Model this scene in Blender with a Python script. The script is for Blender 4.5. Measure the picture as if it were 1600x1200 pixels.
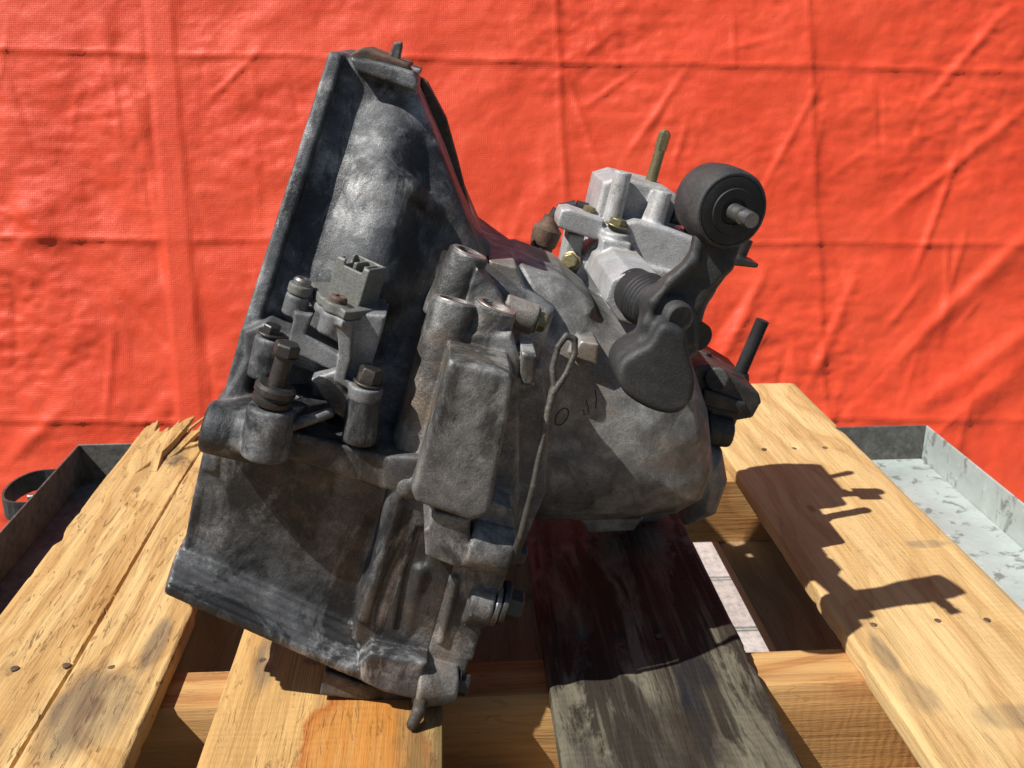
import bpy, bmesh, math, random
import numpy as np
from mathutils import Vector, Matrix, noise as mnoise
for o in list(bpy.data.objects): bpy.data.objects.remove(o)
SC = bpy.context.scene
# ---------------------------------------------------------------- camera, world, sun, exposure
FPX, PITCH, YAW, CAMZ = 1600.0, math.radians(18.71), math.radians(3.56), 0.5
cam_d = bpy.data.cameras.new('camera'); cam = bpy.data.objects.new('camera', cam_d)
SC.collection.objects.link(cam); SC.camera = cam
cam_d.sensor_width = 36; cam_d.lens = 36 * FPX / 1600; cam_d.clip_start = .02; cam_d.clip_end = 100
cam.location = (0, 0, CAMZ); cam.rotation_euler = (math.pi/2 - PITCH, 0, -YAW)
cam_d.dof.use_dof = True; cam_d.dof.focus_distance = .84; cam_d.dof.aperture_fstop = 17
W = bpy.data.worlds.new('World'); SC.world = W; W.use_nodes = True
SUN_TO = Vector((.66, .30, -1.0)).normalized()          # the way the light travels
sky = W.node_tree.nodes.new('ShaderNodeTexSky'); sky.sky_type = 'NISHITA'; sky.sun_disc = False
sky.sun_elevation = math.asin(-SUN_TO.z); sky.sun_rotation = math.atan2(-SUN_TO.x, -SUN_TO.y)
bg = W.node_tree.nodes['Background']; bg.inputs['Strength'].default_value = .05
W.node_tree.links.new(sky.outputs['Color'], bg.inputs['Color'])
sun_d = bpy.data.lights.new('sun', 'SUN'); sun_d.energy = 5.0; sun_d.angle = math.radians(.53); sun_d.color = (1, .965, .905)
sun = bpy.data.objects.new('sun', sun_d); SC.collection.objects.link(sun)
sun.rotation_euler = SUN_TO.to_track_quat('-Z', 'Y').to_euler(); sun.location = (-1.5, -.2, 3)
SC.view_settings.view_transform = 'Standard'; SC.view_settings.look = 'None'
SC.view_settings.exposure = .42; SC.view_settings.gamma = 1

# ---------------------------------------------------------------- pixel -> place
_f = np.array([math.sin(YAW)*math.cos(PITCH), math.cos(YAW)*math.cos(PITCH), -math.sin(PITCH)])
_r = np.array([math.cos(YAW), -math.sin(YAW), 0.]); _u = np.cross(_r, _f); _C = np.array([0, 0, CAMZ])
def ray(x, y): return _f + _r*(x-800)/FPX - _u*(y-600)/FPX
def onz(x, y, z): d = ray(x, y); return _C + d*((z-CAMZ)/d[2])
def ony(x, y, Y): d = ray(x, y); return _C + d*(Y/d[1])
ROLL = math.radians(19); D0 = .69
GA = np.array([math.cos(ROLL), 0, -math.sin(ROLL)]); GV = np.array([0, 1., 0]); GU = np.array([math.sin(ROLL), 0, math.cos(ROLL)])
GO = ony(255, 920, D0)
def P(x, y, v):                      # gearbox place (along, depth, up) of a pixel on the depth plane v
    p = ony(x, y, D0+v) - GO; return np.array([p@GA, v, p@GU])
def Pu(x, y, u):                     # ... on the plane of height u
    d = ray(x, y); t = (u - (_C-GO)@GU)/(d@GU); p = _C + d*t - GO; return np.array([p@GA, p[1], u])
def Pa(x, y, a):                     # ... on the plane at length a
    d = ray(x, y); t = (a - (_C-GO)@GA)/(d@GA); p = _C + d*t - GO; return np.array([a, p[1], p@GU])
AX, AY, AZ = np.array([1., 0, 0]), np.array([0, 1., 0]), np.array([0, 0, 1.])

# ---------------------------------------------------------------- objects
COL = SC.collection
def link(name, me, mat=None, parent=None, label=None, cat=None, group=None, kind=None):
    o = bpy.data.objects.new(name, me); COL.objects.link(o)
    if mat and me: me.materials.append(mat)
    if parent: o.parent = parent
    for k, v in (('label', label), ('category', cat), ('group', group), ('kind', kind)):
        if v: o[k] = v
    return o
def empty(name, loc=(0, 0, 0), rot=(0, 0, 0), **kw):
    o = link(name, None, **kw); o.location = loc; o.rotation_euler = rot; o.empty_display_size = .05; return o
def bm_obj(name, bm, mat, parent=None, smooth=False, **kw):
    me = bpy.data.meshes.new(name); bmesh.ops.recalc_face_normals(bm, faces=bm.faces); bm.to_mesh(me); bm.free()
    if smooth: me.polygons.foreach_set('use_smooth', [True]*len(me.polygons))
    return link(name, me, mat, parent, **kw)
def basis(axis):
    w = Vector(axis).normalized(); t = Vector((0, 0, 1)) if abs(w.z) < .9 else Vector((0, 1, 0))
    x = t.cross(w).normalized(); y = w.cross(x); return x, y, w
def lathe(bm, p, axis, prof, n=28, rot=0, caps=True):
    """prof: (height along axis, radius)"""
    x, y, w = basis(axis); p = Vector(p); rings = []
    for h, r in prof:
        rings.append([bm.verts.new(p + w*h + (x*math.cos(rot+2*math.pi*i/n) + y*math.sin(rot+2*math.pi*i/n))*max(r, 1e-5)) for i in range(n)])
    for a, b in zip(rings, rings[1:]):
        for i in range(n): bm.faces.new((a[i], a[(i+1) % n], b[(i+1) % n], b[i]))
    if caps: bm.faces.new(rings[0][::-1]); bm.faces.new(rings[-1])
def bxm(bm, c, h, R=None):
    v = []
    for sx, sy, sz in ((-1,-1,-1),(1,-1,-1),(1,1,-1),(-1,1,-1),(-1,-1,1),(1,-1,1),(1,1,1),(-1,1,1)):
        q = Vector((sx*h[0], sy*h[1], sz*h[2])); q = R @ q if R else q
        v.append(bm.verts.new(q + Vector(c)))
    for f in ((3,2,1,0),(4,5,6,7),(0,1,5,4),(1,2,6,5),(2,3,7,6),(3,0,4,7)): bm.faces.new([v[i] for i in f])
def autosmooth(o, ang=40, bevel=0):
    if bevel:
        m = o.modifiers.new('bevel', 'BEVEL'); m.width = bevel; m.segments = 2; m.limit_method = 'ANGLE'; m.angle_limit = math.radians(35)
    o.data.polygons.foreach_set('use_smooth', [True]*len(o.data.polygons))
    o.data.set_sharp_from_angle(angle=math.radians(ang))

# ---------------------------------------------------------------- cast shapes: distance fields turned into a mesh
def smin(a, b, k):
    if k <= 0: return np.minimum(a, b)
    h = np.maximum(k-np.abs(a-b), 0)/k; return np.minimum(a, b) - h*h*k*.25
def cyl(p0, p1, r0, r1=None, rd=.002):
    p0 = np.asarray(p0, float); p1 = np.asarray(p1, float); r1 = r0 if r1 is None else r1
    L = np.linalg.norm(p1-p0); w = (p1-p0)/L; R = max(r0, r1)
    def fn(X, Y, Z):
        x, y, z = X-p0[0], Y-p0[1], Z-p0[2]; t = x*w[0]+y*w[1]+z*w[2]
        rr = np.sqrt(np.maximum(x*x+y*y+z*z-t*t, 0)); tt = np.clip(t/L, 0, 1)
        q = rr-(r0+(r1-r0)*tt)+rd; s = np.maximum(-t, t-L)+rd
        return np.minimum(np.maximum(q, s), 0)+np.sqrt(np.maximum(q, 0)**2+np.maximum(s, 0)**2)-rd
    return fn, np.minimum(p0, p1)-R, np.maximum(p0, p1)+R
def cap(p0, p1, r0, r1=None):
    p0 = np.asarray(p0, float); p1 = np.asarray(p1, float); r1 = r0 if r1 is None else r1
    e = p1-p0; L2 = e@e; R = max(r0, r1)
    def fn(X, Y, Z):
        x, y, z = X-p0[0], Y-p0[1], Z-p0[2]; t = np.clip((x*e[0]+y*e[1]+z*e[2])/L2, 0, 1)
        return np.sqrt((x-t*e[0])**2+(y-t*e[1])**2+(z-t*e[2])**2)-(r0+(r1-r0)*t)
    return fn, np.minimum(p0, p1)-R, np.maximum(p0, p1)+R
def box(c, h, rd=.003, R=None):
    c = np.asarray(c, float); h = np.asarray(h, float); Rm = None if R is None else np.array(R)
    def fn(X, Y, Z):
        x, y, z = X-c[0], Y-c[1], Z-c[2]
        if Rm is not None: x, y, z = [Rm[0, i]*x+Rm[1, i]*y+Rm[2, i]*z for i in range(3)]
        q = [np.abs(x)-h[0]+rd, np.abs(y)-h[1]+rd, np.abs(z)-h[2]+rd]
        return np.sqrt(sum(np.maximum(i, 0)**2 for i in q))+np.minimum(np.maximum(q[0], np.maximum(q[1], q[2])), 0)-rd
    e = h if R is None else np.full(3, np.linalg.norm(h)); return fn, c-e, c+e
def ell(c, h):
    c = np.asarray(c, float); h = np.asarray(h, float); s = h.min()
    def fn(X, Y, Z):
        k0 = np.sqrt(((X-c[0])/h[0])**2+((Y-c[1])/h[1])**2+((Z-c[2])/h[2])**2)
        k1 = np.sqrt(((X-c[0])/h[0]**2)**2+((Y-c[1])/h[1]**2)**2+((Z-c[2])/h[2]**2)**2)
        return k0*(k0-1)/np.maximum(k1, 1e-6)
    return fn, c-h, c+h
def poly2(px, py, pts):
    pts = np.asarray(pts, float); n = len(pts); d = None; sgn = None
    for i in range(n):
        a = pts[i]; b = pts[i-1]; e = b-a; wx = px-a[0]; wy = py-a[1]
        t = np.clip((wx*e[0]+wy*e[1])/(e@e), 0, 1); dd = (wx-e[0]*t)**2+(wy-e[1]*t)**2
        d = dd if d is None else np.minimum(d, dd)
        c1 = py >= a[1]; c2 = py < b[1]; c3 = e[0]*wy > e[1]*wx
        fl = (c1 & c2 & c3) | (~c1 & ~c2 & ~c3); sgn = fl if sgn is None else sgn ^ fl
    return np.where(sgn, -1, 1)*np.sqrt(d)
def prism(ax, pts, lo, hi, rd=.003):
    """outline in the two other axes (kept in axis order), pushed from lo to hi along axis ax"""
    i, j = [k for k in range(3) if k != ax]; pts = np.asarray(pts, float); m = .5*(lo+hi); hh = .5*(hi-lo)
    def fn(*XYZ):
        q = poly2(XYZ[i], XYZ[j], pts)+rd; s = np.abs(XYZ[ax]-m)-hh+rd
        return np.minimum(np.maximum(q, s), 0)+np.sqrt(np.maximum(q, 0)**2+np.maximum(s, 0)**2)-rd
    l = np.zeros(3); h = np.zeros(3); l[[i, j]] = pts.min(0); h[[i, j]] = pts.max(0); l[ax] = lo; h[ax] = hi
    return fn, l, h
def pv(pix, vr, v0, v1, rd=.003):    # outline given as pixels lying on the depth plane vr
    return prism(1, [P(x, y, vr)[[0, 2]] for x, y in pix], v0, v1, rd*.55 if rd < .01 else rd)
def smooth(pix, n=5):                # rounded outline through the given points
    q = np.array(pix, float); o = []
    for i in range(len(q)):
        a, b, c, d = q[i-1], q[i], q[(i+1) % len(q)], q[(i+2) % len(q)]
        for j in range(n):
            t = j/n; o.append(.5*(2*b+(c-a)*t+(2*a-5*b+4*c-d)*t*t+(3*b-a-3*c+d)*t**3))
    return [tuple(p) for p in o]
def pu(pix, ur, u0, u1, rd=.002):
    return prism(2, [Pu(x, y, ur)[[0, 1]] for x, y in pix], u0, u1, rd)
class Field:
    def __init__(s, lo, hi, res):
        s.lo = np.asarray(lo, float); s.res = res; s.n = (np.ceil((np.asarray(hi)-s.lo)/res)).astype(int)+1
        s.d = np.full(s.n, 1., np.float32); s.ax = [s.lo[i]+res*np.arange(s.n[i]) for i in range(3)]
    def _blk(s, lo, hi, m):
        a = np.clip(np.floor((lo-m-s.lo)/s.res).astype(int), 0, s.n); b = np.clip(np.ceil((hi+m-s.lo)/s.res).astype(int)+1, 0, s.n)
        sl = tuple(slice(a[i], b[i]) for i in range(3))
        return sl, s.ax[0][sl[0]][:, None, None], s.ax[1][sl[1]][None, :, None], s.ax[2][sl[2]][None, None, :]
    KS = 1.
    def add(s, prim, k=.006):
        k = k*s.KS
        fn, lo, hi = prim; sl, X, Y, Z = s._blk(lo, hi, k+2.5*s.res)
        if s.d[sl].size: s.d[sl] = smin(s.d[sl], fn(X, Y, Z), k)
        return s
    def sub(s, prim, k=.003):
        fn, lo, hi = prim; sl, X, Y, Z = s._blk(lo, hi, k+2.5*s.res)
        if s.d[sl].size: s.d[sl] = -smin(-s.d[sl], fn(X, Y, Z), k)
        return s
    def chain(s, pts, k=.006):
        for (p, r), (q, t) in zip(pts, pts[1:]): s.add(cap(p, q, r, t), k)
        return s
    def mesh(s, name):
        d = s.d; d[[0, -1]] = 1; d[:, [0, -1]] = 1; d[:, :, [0, -1]] = 1
        ins = d < 0; n = s.n-1
        c = np.zeros(n, np.uint8)
        for i in (0, 1):
            for j in (0, 1):
                for k in (0, 1): c += ins[i:n[0]+i, j:n[1]+j, k:n[2]+k]
        ci = np.argwhere((c > 0) & (c < 8)); idx = np.full(n, -1, np.int32); idx[tuple(ci.T)] = np.arange(len(ci))
        acc = np.zeros((len(ci), 3)); cnt = np.zeros(len(ci))
        off = [(i, j, k) for i in (0, 1) for j in (0, 1) for k in (0, 1)]
        for p in off:
            for ax in range(3):
                if p[ax]: continue
                q = list(p); q[ax] = 1
                a = d[tuple((ci+p).T)]; b = d[tuple((ci+q).T)]; m = (a < 0) != (b < 0)
                t = a[m]/(a[m]-b[m]); v = np.tile(np.array(p, float), (m.sum(), 1)); v[:, ax] += t
                acc[m] += v; cnt[m] += 1
        vs = s.lo+s.res*(ci+acc/cnt[:, None]); faces = []
        for ax in range(3):
            o1, o2 = [(1, 2), (2, 0), (0, 1)][ax]
            sl0 = [slice(1, -1)]*3; sl1 = [slice(1, -1)]*3; sl0[ax] = slice(0, -1); sl1[ax] = slice(1, None)
            A = ins[tuple(sl0)]; B = ins[tuple(sl1)]; e = np.argwhere(A != B); flip = A[tuple(e.T)]
            g = e.copy(); g[:, o1] += 1; g[:, o2] += 1
            def at(d1, d2): h = g.copy(); h[:, o1] -= d1; h[:, o2] -= d2; return idx[tuple(h.T)]
            q = np.stack([at(1, 1), at(0, 1), at(0, 0), at(1, 0)], 1); q[~flip] = q[~flip][:, ::-1]; faces.append(q)
        f = np.concatenate(faces); f = f[(f >= 0).all(1)]
        me = bpy.data.meshes.new(name); me.vertices.add(len(vs)); me.vertices.foreach_set('co', vs.astype(np.float32).ravel())
        me.loops.add(f.size); me.loops.foreach_set('vertex_index', f.astype(np.int32).ravel())
        me.polygons.add(len(f)); me.polygons.foreach_set('loop_start', np.arange(0, f.size, 4, dtype=np.int32))
        me.polygons.foreach_set('use_smooth', np.ones(len(f), bool))
        me.update(calc_edges=True); return me
    def obj(s, name, mat, parent, **kw): return link(name, s.mesh(name), mat, parent, **kw)

# ---------------------------------------------------------------- materials
class NT:
    def __init__(s, name):
        s.m = bpy.data.materials.new(name); s.m.use_nodes = True; s.t = s.m.node_tree; s.b = s.t.nodes['Principled BSDF']
        s.co = s.t.nodes.new('ShaderNodeTexCoord').outputs['Object']
    def n(s, typ, **kw):
        nd = s.t.nodes.new('ShaderNode'+typ)
        for k, v in kw.items():
            if k[0] == '_': s.inp(nd, k[1:].replace('_', ' '), v)
            else: setattr(nd, k, v)
        return nd
    def inp(s, nd, key, v):
        i = nd.inputs[int(key)] if key.isdigit() else nd.inputs[key]
        if hasattr(v, 'is_output'): s.t.links.new(v, i)
        else: i.default_value = v
    def map(s, scale=(1, 1, 1), loc=(0, 0, 0), rot=(0, 0, 0), co=None):
        return s.n('Mapping', _Vector=co or s.co, _Scale=scale, _Location=loc, _Rotation=rot).outputs[0]
    def noise(s, scale, detail=6, rough=.55, dist=0, co=None):
        return s.n('TexNoise', _Vector=co or s.co, _Scale=scale, _Detail=detail, _Roughness=rough, _Distortion=dist).outputs['Fac']
    def ramp(s, f, stops):
        r = s.n('ValToRGB', _Fac=f); e = r.color_ramp.elements
        while len(e) < len(stops): e.new(.5)
        for i, (p, c) in enumerate(stops): e[i].position = p; e[i].color = (c if len(c) == 4 else (*c, 1)) if hasattr(c, '__len__') else (c, c, c, 1)
        return r.outputs['Color']
    def mix(s, f, a, b, mode='MIX'):
        m = s.n('Mix', data_type='RGBA', blend_type=mode)
        for k, v in ((0, f), (6, a), (7, b)):
            if hasattr(v, 'is_output'): s.t.links.new(v, m.inputs[k])
            else: m.inputs[k].default_value = (*v, 1) if hasattr(v, '__len__') and len(v) == 3 else v
        return m.outputs[2]
    def math(s, op, a, b=0, c=0):
        m = s.n('Math', operation=op, _0=a, _1=b); 
        if op in ('MULTIPLY_ADD',): s.inp(m, '2', c)
        return m.outputs[0]
    def bump(s, h, dist, strength=1, normal=None):
        b = s.n('Bump', _Height=h, _Distance=dist, _Strength=strength)
        if normal is not None: s.inp(b, 'Normal', normal)
        return b.outputs[0]
    def out(s, col=None, rough=None, metal=None, normal=None, **kw):
        for k, v in (('Base Color', col), ('Roughness', rough), ('Metallic', metal), ('Normal', normal)):
            if v is not None: s.inp(s.b, k, (*v, 1) if isinstance(v, tuple) and len(v) == 3 else v)
        for k, v in kw.items(): s.inp(s.b, k.replace('_', ' '), v)
        return s.m

def cast(name, dark, mid, light, metal=.34, rough=.48, grime=.5, tint=(.16, .12, .085), bump=1., wear=.75, front=0., near=0.):
    k = NT(name)
    big = k.noise(10, 7, .6, .5); med = k.noise(42, 9, .68, .4); fine = k.noise(420, 5, .75); grain = k.noise(950, 3, .7)
    f = k.math('ADD', k.math('MULTIPLY', big, .5), k.math('MULTIPLY', med, .5))
    c = k.ramp(f, [(.37, dark), (.5, mid), (.66, light)])
    gn = k.noise(14, 11, .72, .6, k.map((1, 1, .5), loc=(3, 1, 5)))
    if front:                                                       # the road-side block carries most of the grease
        z = k.n('SeparateXYZ', _Vector=k.co).outputs['Z']; gn = k.math('ADD', gn, k.math('MULTIPLY', k.ramp(k.math('MULTIPLY', z, 4.), [(.32, 1), (.72, 0)]), front))
    if near: gn = k.math('ADD', gn, k.math('MULTIPLY', k.ramp(k.math('MULTIPLY', k.n('SeparateXYZ', _Vector=k.co).outputs['Y'], 8.), [(.35, 1), (.85, 0)]), near))
    g = k.ramp(gn, [(grime-.02, 0), (grime+.06, 1)])
    c = k.mix(k.math('MULTIPLY', g, .88), c, tuple(x*.5 for x in dark))                        # grease film
    d = k.ramp(k.noise(8, 8, .68, .4, k.map(loc=(9, 4, 2))), [(.54, 0), (.66, .5)])
    c = k.mix(d, c, tint)                                                           # dried brown dirt
    c = k.mix(1., c, k.ramp(fine, [(.3, .84), (.5, 1.), (.7, 1.18)]), 'MULTIPLY')
    c = k.mix(1., c, k.ramp(grain, [(.3, .70), (.5, 1.), (.7, 1.38)]), 'MULTIPLY')
    scr = k.ramp(k.noise(95, 5, .75, 2.5, k.map((1, 1, .22), (2, 2, 2))), [(.675, 0), (.70, .5)])
    c = k.mix(scr, c, tuple(min(1, x*1.2) for x in light))
    pt = k.n('NewGeometry').outputs['Pointiness']                                     # bare metal where edges rub
    e = k.math('MULTIPLY', k.ramp(k.math('ADD', pt, k.math('MULTIPLY', k.math('SUBTRACT', med, .5), .1)), [(.545, 0), (.61, 1)]), wear)
    c = k.mix(e, c, tuple(min(1, x*1.2) for x in light))
    r = k.ramp(k.math('ADD', k.math('MULTIPLY', med, .7), k.math('MULTIPLY', g, .2)), [(.25, rough+.15), (.62, rough-.12)])
    h = k.math('ADD', k.math('MULTIPLY', grain, .6), k.math('ADD', k.math('MULTIPLY', fine, 1.0), k.math('MULTIPLY', med, .7)))
    return k.out(c, r, metal, k.bump(h, .00055*bump, .9), Specular_IOR_Level=.5)
def metalmat(name, col, col2, rough=.4, metal=.8, scale=60, bump=.0004, thr=.5):
    k = NT(name); n = k.noise(scale, 7, .65, .3); f = k.noise(scale*9, 4, .7)
    c = k.mix(k.ramp(n, [(thr-.1, 0), (thr+.1, 1)]), col, col2)
    c = k.mix(1., c, k.ramp(f, [(.3, .6), (.5, 1), (.7, 1.4)]), 'MULTIPLY')
    return k.out(c, k.ramp(n, [(.3, rough-.08), (.7, rough+.18)]), k.ramp(n, [(thr, metal), (thr+.12, metal*.4)]), k.bump(k.math('ADD', n, k.math('MULTIPLY', f, .4)), bump))
M = {}
M['case'] = cast('cast_aluminium_dirty', (.032, .0335, .0365), (.110, .113, .118), (.45, .45, .447), grime=.525, front=.055, wear=1.)
M['body'] = cast('cast_aluminium_brown', (.075, .075, .074), (.19, .188, .182), (.48, .475, .46), grime=.60, tint=(.29, .215, .15), near=.10, wear=1.)
M['case2'] = M['case']
M['shift'] = cast('cast_aluminium_clean', (.28, .28, .285), (.38, .38, .385), (.52, .52, .515), rough=.52, grime=.62, tint=(.24, .2, .14))
M['bracket_alu'] = cast('aluminium_bracket', (.09, .09, .094), (.17, .173, .177), (.34, .345, .35), rough=.5, grime=.6, bump=.7)
M['strap'] = cast('strap_steel', (.035, .034, .03), (.075, .07, .06), (.2, .185, .16), rough=.5, grime=.56, bump=.7)
M['darkend'] = cast('cast_end_grimy', (.018, .018, .019), (.05, .048, .046), (.16, .15, .14), grime=.5, wear=.5)
M['black'] = cast('black_coated_iron', (.015, .0155, .016), (.03, .0305, .0315), (.07, .069, .068), metal=.1, rough=.5, grime=.62, tint=(.07, .055, .042), wear=.5, bump=1.)
M['rubber'] = metalmat('black_rubber', (.012, .012, .013), (.03, .03, .03), .62, 0, 50, .0003, .6)
M['bolt'] = metalmat('dark_steel', (.07, .067, .064), (.085, .062, .047), .42, .75, 90, .0003, .58)
M['steel'] = metalmat('bare_steel', (.30, .29, .28), (.16, .14, .12), .36, .9, 110, .0002, .6)
M['rust'] = metalmat('rusty_steel', (.075, .055, .042), (.15, .085, .055), .66, .3, 70, .0006)
M['zinc'] = metalmat('yellow_zinc', (.27, .235, .125), (.14, .11, .065), .36, .75, 80, .0003, .58)
M['plastic'] = metalmat('grey_plastic', (.125, .125, .112), (.095, .095, .086), .5, 0, 60, .0002, .66)
M['machined'] = metalmat('machined_face', (.42, .36, .33), (.24, .19, .17), .4, .7, 150, .0002)

# wood: grain runs along the y of each board
PL = np.array((.053, .86, -.125))
def wood(name, c_light, c_mid, c_dark, grey=0., stains=(), seed=0, ring=1., dirt=.62, axis='y', fuzz=1., knots=(), oil=0., spec=.3):
    k = NT(name); co = k.map(loc=tuple(PL))
    rot = (0, 0, 0) if axis == 'y' else (0, 0, math.pi/2)
    base = k.map(rot=rot, loc=(seed*1.7, seed*.9, seed*.31), co=co)
    warp = k.noise(2.6, 3, .5, 0, k.map((1.4, .6, 1), co=base))
    wv = k.n('VectorMath', operation='MULTIPLY_ADD', _0=warp, _1=(.30, 0, .1), _2=base).outputs[0]
    kn = None
    for (kx, ky, kr) in knots:                                     # grain bends round the knots
        q = k.n('VectorMath', operation='LENGTH', _0=k.map((1/kr, .45/kr, 0), (-kx/kr, -ky*.45/kr, 0), co=co)).outputs['Value']
        e = k.math('POWER', 2.718, k.math('MULTIPLY', k.math('MULTIPLY', q, q), -1.)); off = k.math('MULTIPLY', e, kr*1.6)
        wv = k.n('VectorMath', operation='ADD', _0=wv, _1=k.n('CombineXYZ', _X=off).outputs[0]).outputs[0]
        core = k.ramp(q, [(.12, 1), (.26, 0)]); kn = core if kn is None else k.math('MAXIMUM', kn, core)
    rings = k.n('TexWave', wave_type='BANDS', bands_direction='X', _Vector=k.map((1, .06, .4), co=wv), _Scale=7.5*ring, _Distortion=1.6, _Detail=4, _Detail_Scale=2.).outputs['Fac']
    fib = k.noise(1, 6, .68, 0, k.map((420, 9, 260), co=base)); fib2 = k.noise(1, 6, .62, .2, k.map((70, 3.5, 50), co=base)); pat = k.noise(6, 6, .6, .4, k.map((1, .5, 1), co=base))
    c = k.mix(k.ramp(rings, [(.1, 0), (.9, .5)]), c_light, c_mid); c = k.mix(k.ramp(rings, [(.72, 0), (.86, .55), (.97, .3)]), c, tuple(.5*(p_+q_) for p_, q_ in zip(c_mid, c_dark)))
    c = k.mix(k.math('MULTIPLY', k.ramp(pat, [(.35, 0), (.7, 1)]), .6), c, c_mid)
    c = k.mix(k.math('MULTIPLY', k.ramp(fib2, [(.42, 0), (.72, 1)]), .45), c, c_dark)
    c = k.mix(1., c, k.ramp(fib, [(.3, .8), (.5, 1.), (.7, 1.12)]), 'MULTIPLY')
    tear = k.ramp(k.noise(1, 6, .66, 1.5, k.map((150, 22, 60), (seed, 2, 1), co=base)), [(.58, 0), (.66, .55*fuzz)])
    tear = k.math('MULTIPLY', tear, k.ramp(k.noise(9, 4, .6, 0, k.map((1, .6, 1), (4, seed, 1), co=base)), [(.38, 0), (.58, 1)]))
    c = k.mix(tear, c, c_dark)
    if kn is not None: c = k.mix(k.math('MULTIPLY', kn, .75), c, c_dark)
    if grey: c = k.mix(k.math('MULTIPLY', k.ramp(k.noise(5, 6, .6, .2, k.map((1.5, .5, 1), co=base)), [(.3, 0), (.55, 1)]), grey), c, (.16, .145, .125))
    dm = k.ramp(k.noise(11, 8, .66, .5, k.map((1, .5, 1), (seed*2, 1, 0), co=base)), [(dirt, 0), (dirt+.08, .75)])
    c = k.mix(dm, c, (.045, .038, .034))
    if oil:                                                         # soaked oil runs along the grain
        o1 = k.ramp(k.noise(1, 7, .7, .5, k.map((26, 5, 12), (7, seed, 2), co=base)), [(.5-oil, 0), (.56-oil, .9)])
        o1 = k.math('MULTIPLY', o1, k.ramp(k.noise(1, 6, .6, .2, k.map((160, 6, 60), (3, 3, 3), co=base)), [(.36, .25), (.5, 1)])); c = k.mix(o1, c, (.022, .018, .014))
    spots = k.ramp(k.noise(70, 2, .5, 0, k.map((1, .6, 1), (seed, 5, 3), co=base)), [(.76, 0), (.80, .7)])
    c = k.mix(spots, c, (.10, .06, .035))
    for (sx, sy, rx, ry, colr, edge, inner) in stains:               # own-shaped marks: place, size, colour
        nz = k.n('VectorMath', operation='MULTIPLY_ADD', _0=k.n('TexNoise', _Vector=k.map((1, .6, 1), co=co), _Scale=34., _Detail=6., _Roughness=.65).outputs['Color'], _1=(.9, .9, 0), _2=k.map((1/rx, 1/ry, 0), (-sx/rx-.45, -sy/ry-.45, 0), co=co)).outputs[0]
        q = k.n('VectorMath', operation='LENGTH', _0=nz).outputs['Value']
        if edge: c = k.mix(k.ramp(q, [(.0, 0), (.6, .15), (.88, .85), (1., 0)]), c, edge)
        if colr: c = k.mix(k.math('MULTIPLY', k.ramp(q, [(.0, inner), (.6, inner), (1., 0)]), k.ramp(k.math('ADD', fib2, k.math('MULTIPLY', k.math('SUBTRACT', fib, .5), .6)), [(.3, .35), (.55, 1.)])), c, colr)
    saw = k.n('TexWave', wave_type='BANDS', bands_direction='Y', _Vector=k.map((.25, 1, 1), co=base), _Scale=38., _Distortion=6., _Detail=4., _Detail_Scale=1.2).outputs['Fac']; saw = k.math('MULTIPLY', saw, k.ramp(pat, [(.45, 0), (.65, .35)]))
    h = k.math('ADD', k.math('ADD', k.math('MULTIPLY', fib, 1.2), saw), k.math('ADD', k.math('MULTIPLY', tear, -1.3), k.math('MULTIPLY', fib2, 1.4)))
    return k.out(c, k.ramp(fib2, [(.3, .74), (.7, .58)]), 0., k.bump(h, .0013, .8), Specular_IOR_Level=spec)
YL, YM, YD = (.62, .42, .185), (.49, .285, .10), (.22, .105, .036)

# ================================================================ setting: ground, pavers
rng = np.random.default_rng(7); random.seed(7)
def lattice(seed, n=64): return np.random.default_rng(seed).random((n, n))
def vnoise(x, y, seed=0):
    L = lattice(seed); n = len(L); xi = np.floor(x).astype(int); yi = np.floor(y).astype(int); fx = x-xi; fy = y-yi
    fx = fx*fx*fx*(fx*(fx*6-15)+10); fy = fy*fy*fy*(fy*(fy*6-15)+10)
    a = L[xi % n, yi % n]; b = L[(xi+1) % n, yi % n]; c = L[xi % n, (yi+1) % n]; d = L[(xi+1) % n, (yi+1) % n]
    return (a*(1-fx)+b*fx)*(1-fy)+(c*(1-fx)+d*fx)*fy-.5
def fbm(x, y, seed=0, oct=4, g=.5):
    s = 0; a = 1.
    for i in range(oct): s = s+a*vnoise(x*2**i+i*7.3, y*2**i+i*3.1, seed+i); a *= g
    return s
def grid_mesh(name, pts):
    """pts: (n, m, 3) sheet of points"""
    n, m, _ = pts.shape; i = np.arange((n-1)*(m-1)); r = i//(m-1); c = i % (m-1); a = r*m+c
    f = np.stack([a, a+m, a+m+1, a+1], 1); me = bpy.data.meshes.new(name)
    me.vertices.add(n*m); me.vertices.foreach_set('co', pts.astype(np.float32).ravel())
    me.loops.add(f.size); me.loops.foreach_set('vertex_index', f.astype(np.int32).ravel())
    me.polygons.add(len(f)); me.polygons.foreach_set('loop_start', np.arange(0, f.size, 4, dtype=np.int32))
    me.polygons.foreach_set('use_smooth', np.ones(len(f), bool)); me.update(calc_edges=True); return me
GZ = -.7
k = NT('joint_sand'); M['sand'] = k.out(k.ramp(k.noise(60, 6), [(.3, (.05, .045, .04)), (.7, (.12, .11, .095))]), .9, 0., k.bump(k.noise(200, 4), .003))
k = NT('paver_stone'); ri = k.n('ObjectInfo').outputs['Random']
pc = k.mix(ri, (.36, .335, .31), (.52, .50, .475)); pc = k.mix(1., pc, k.ramp(k.noise(70, 7, .65), [(.3, .6), (.6, 1.1)]), 'MULTIPLY')
M['paver'] = k.out(pc, .85, 0., k.bump(k.noise(160, 5, .7), .002))
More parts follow.
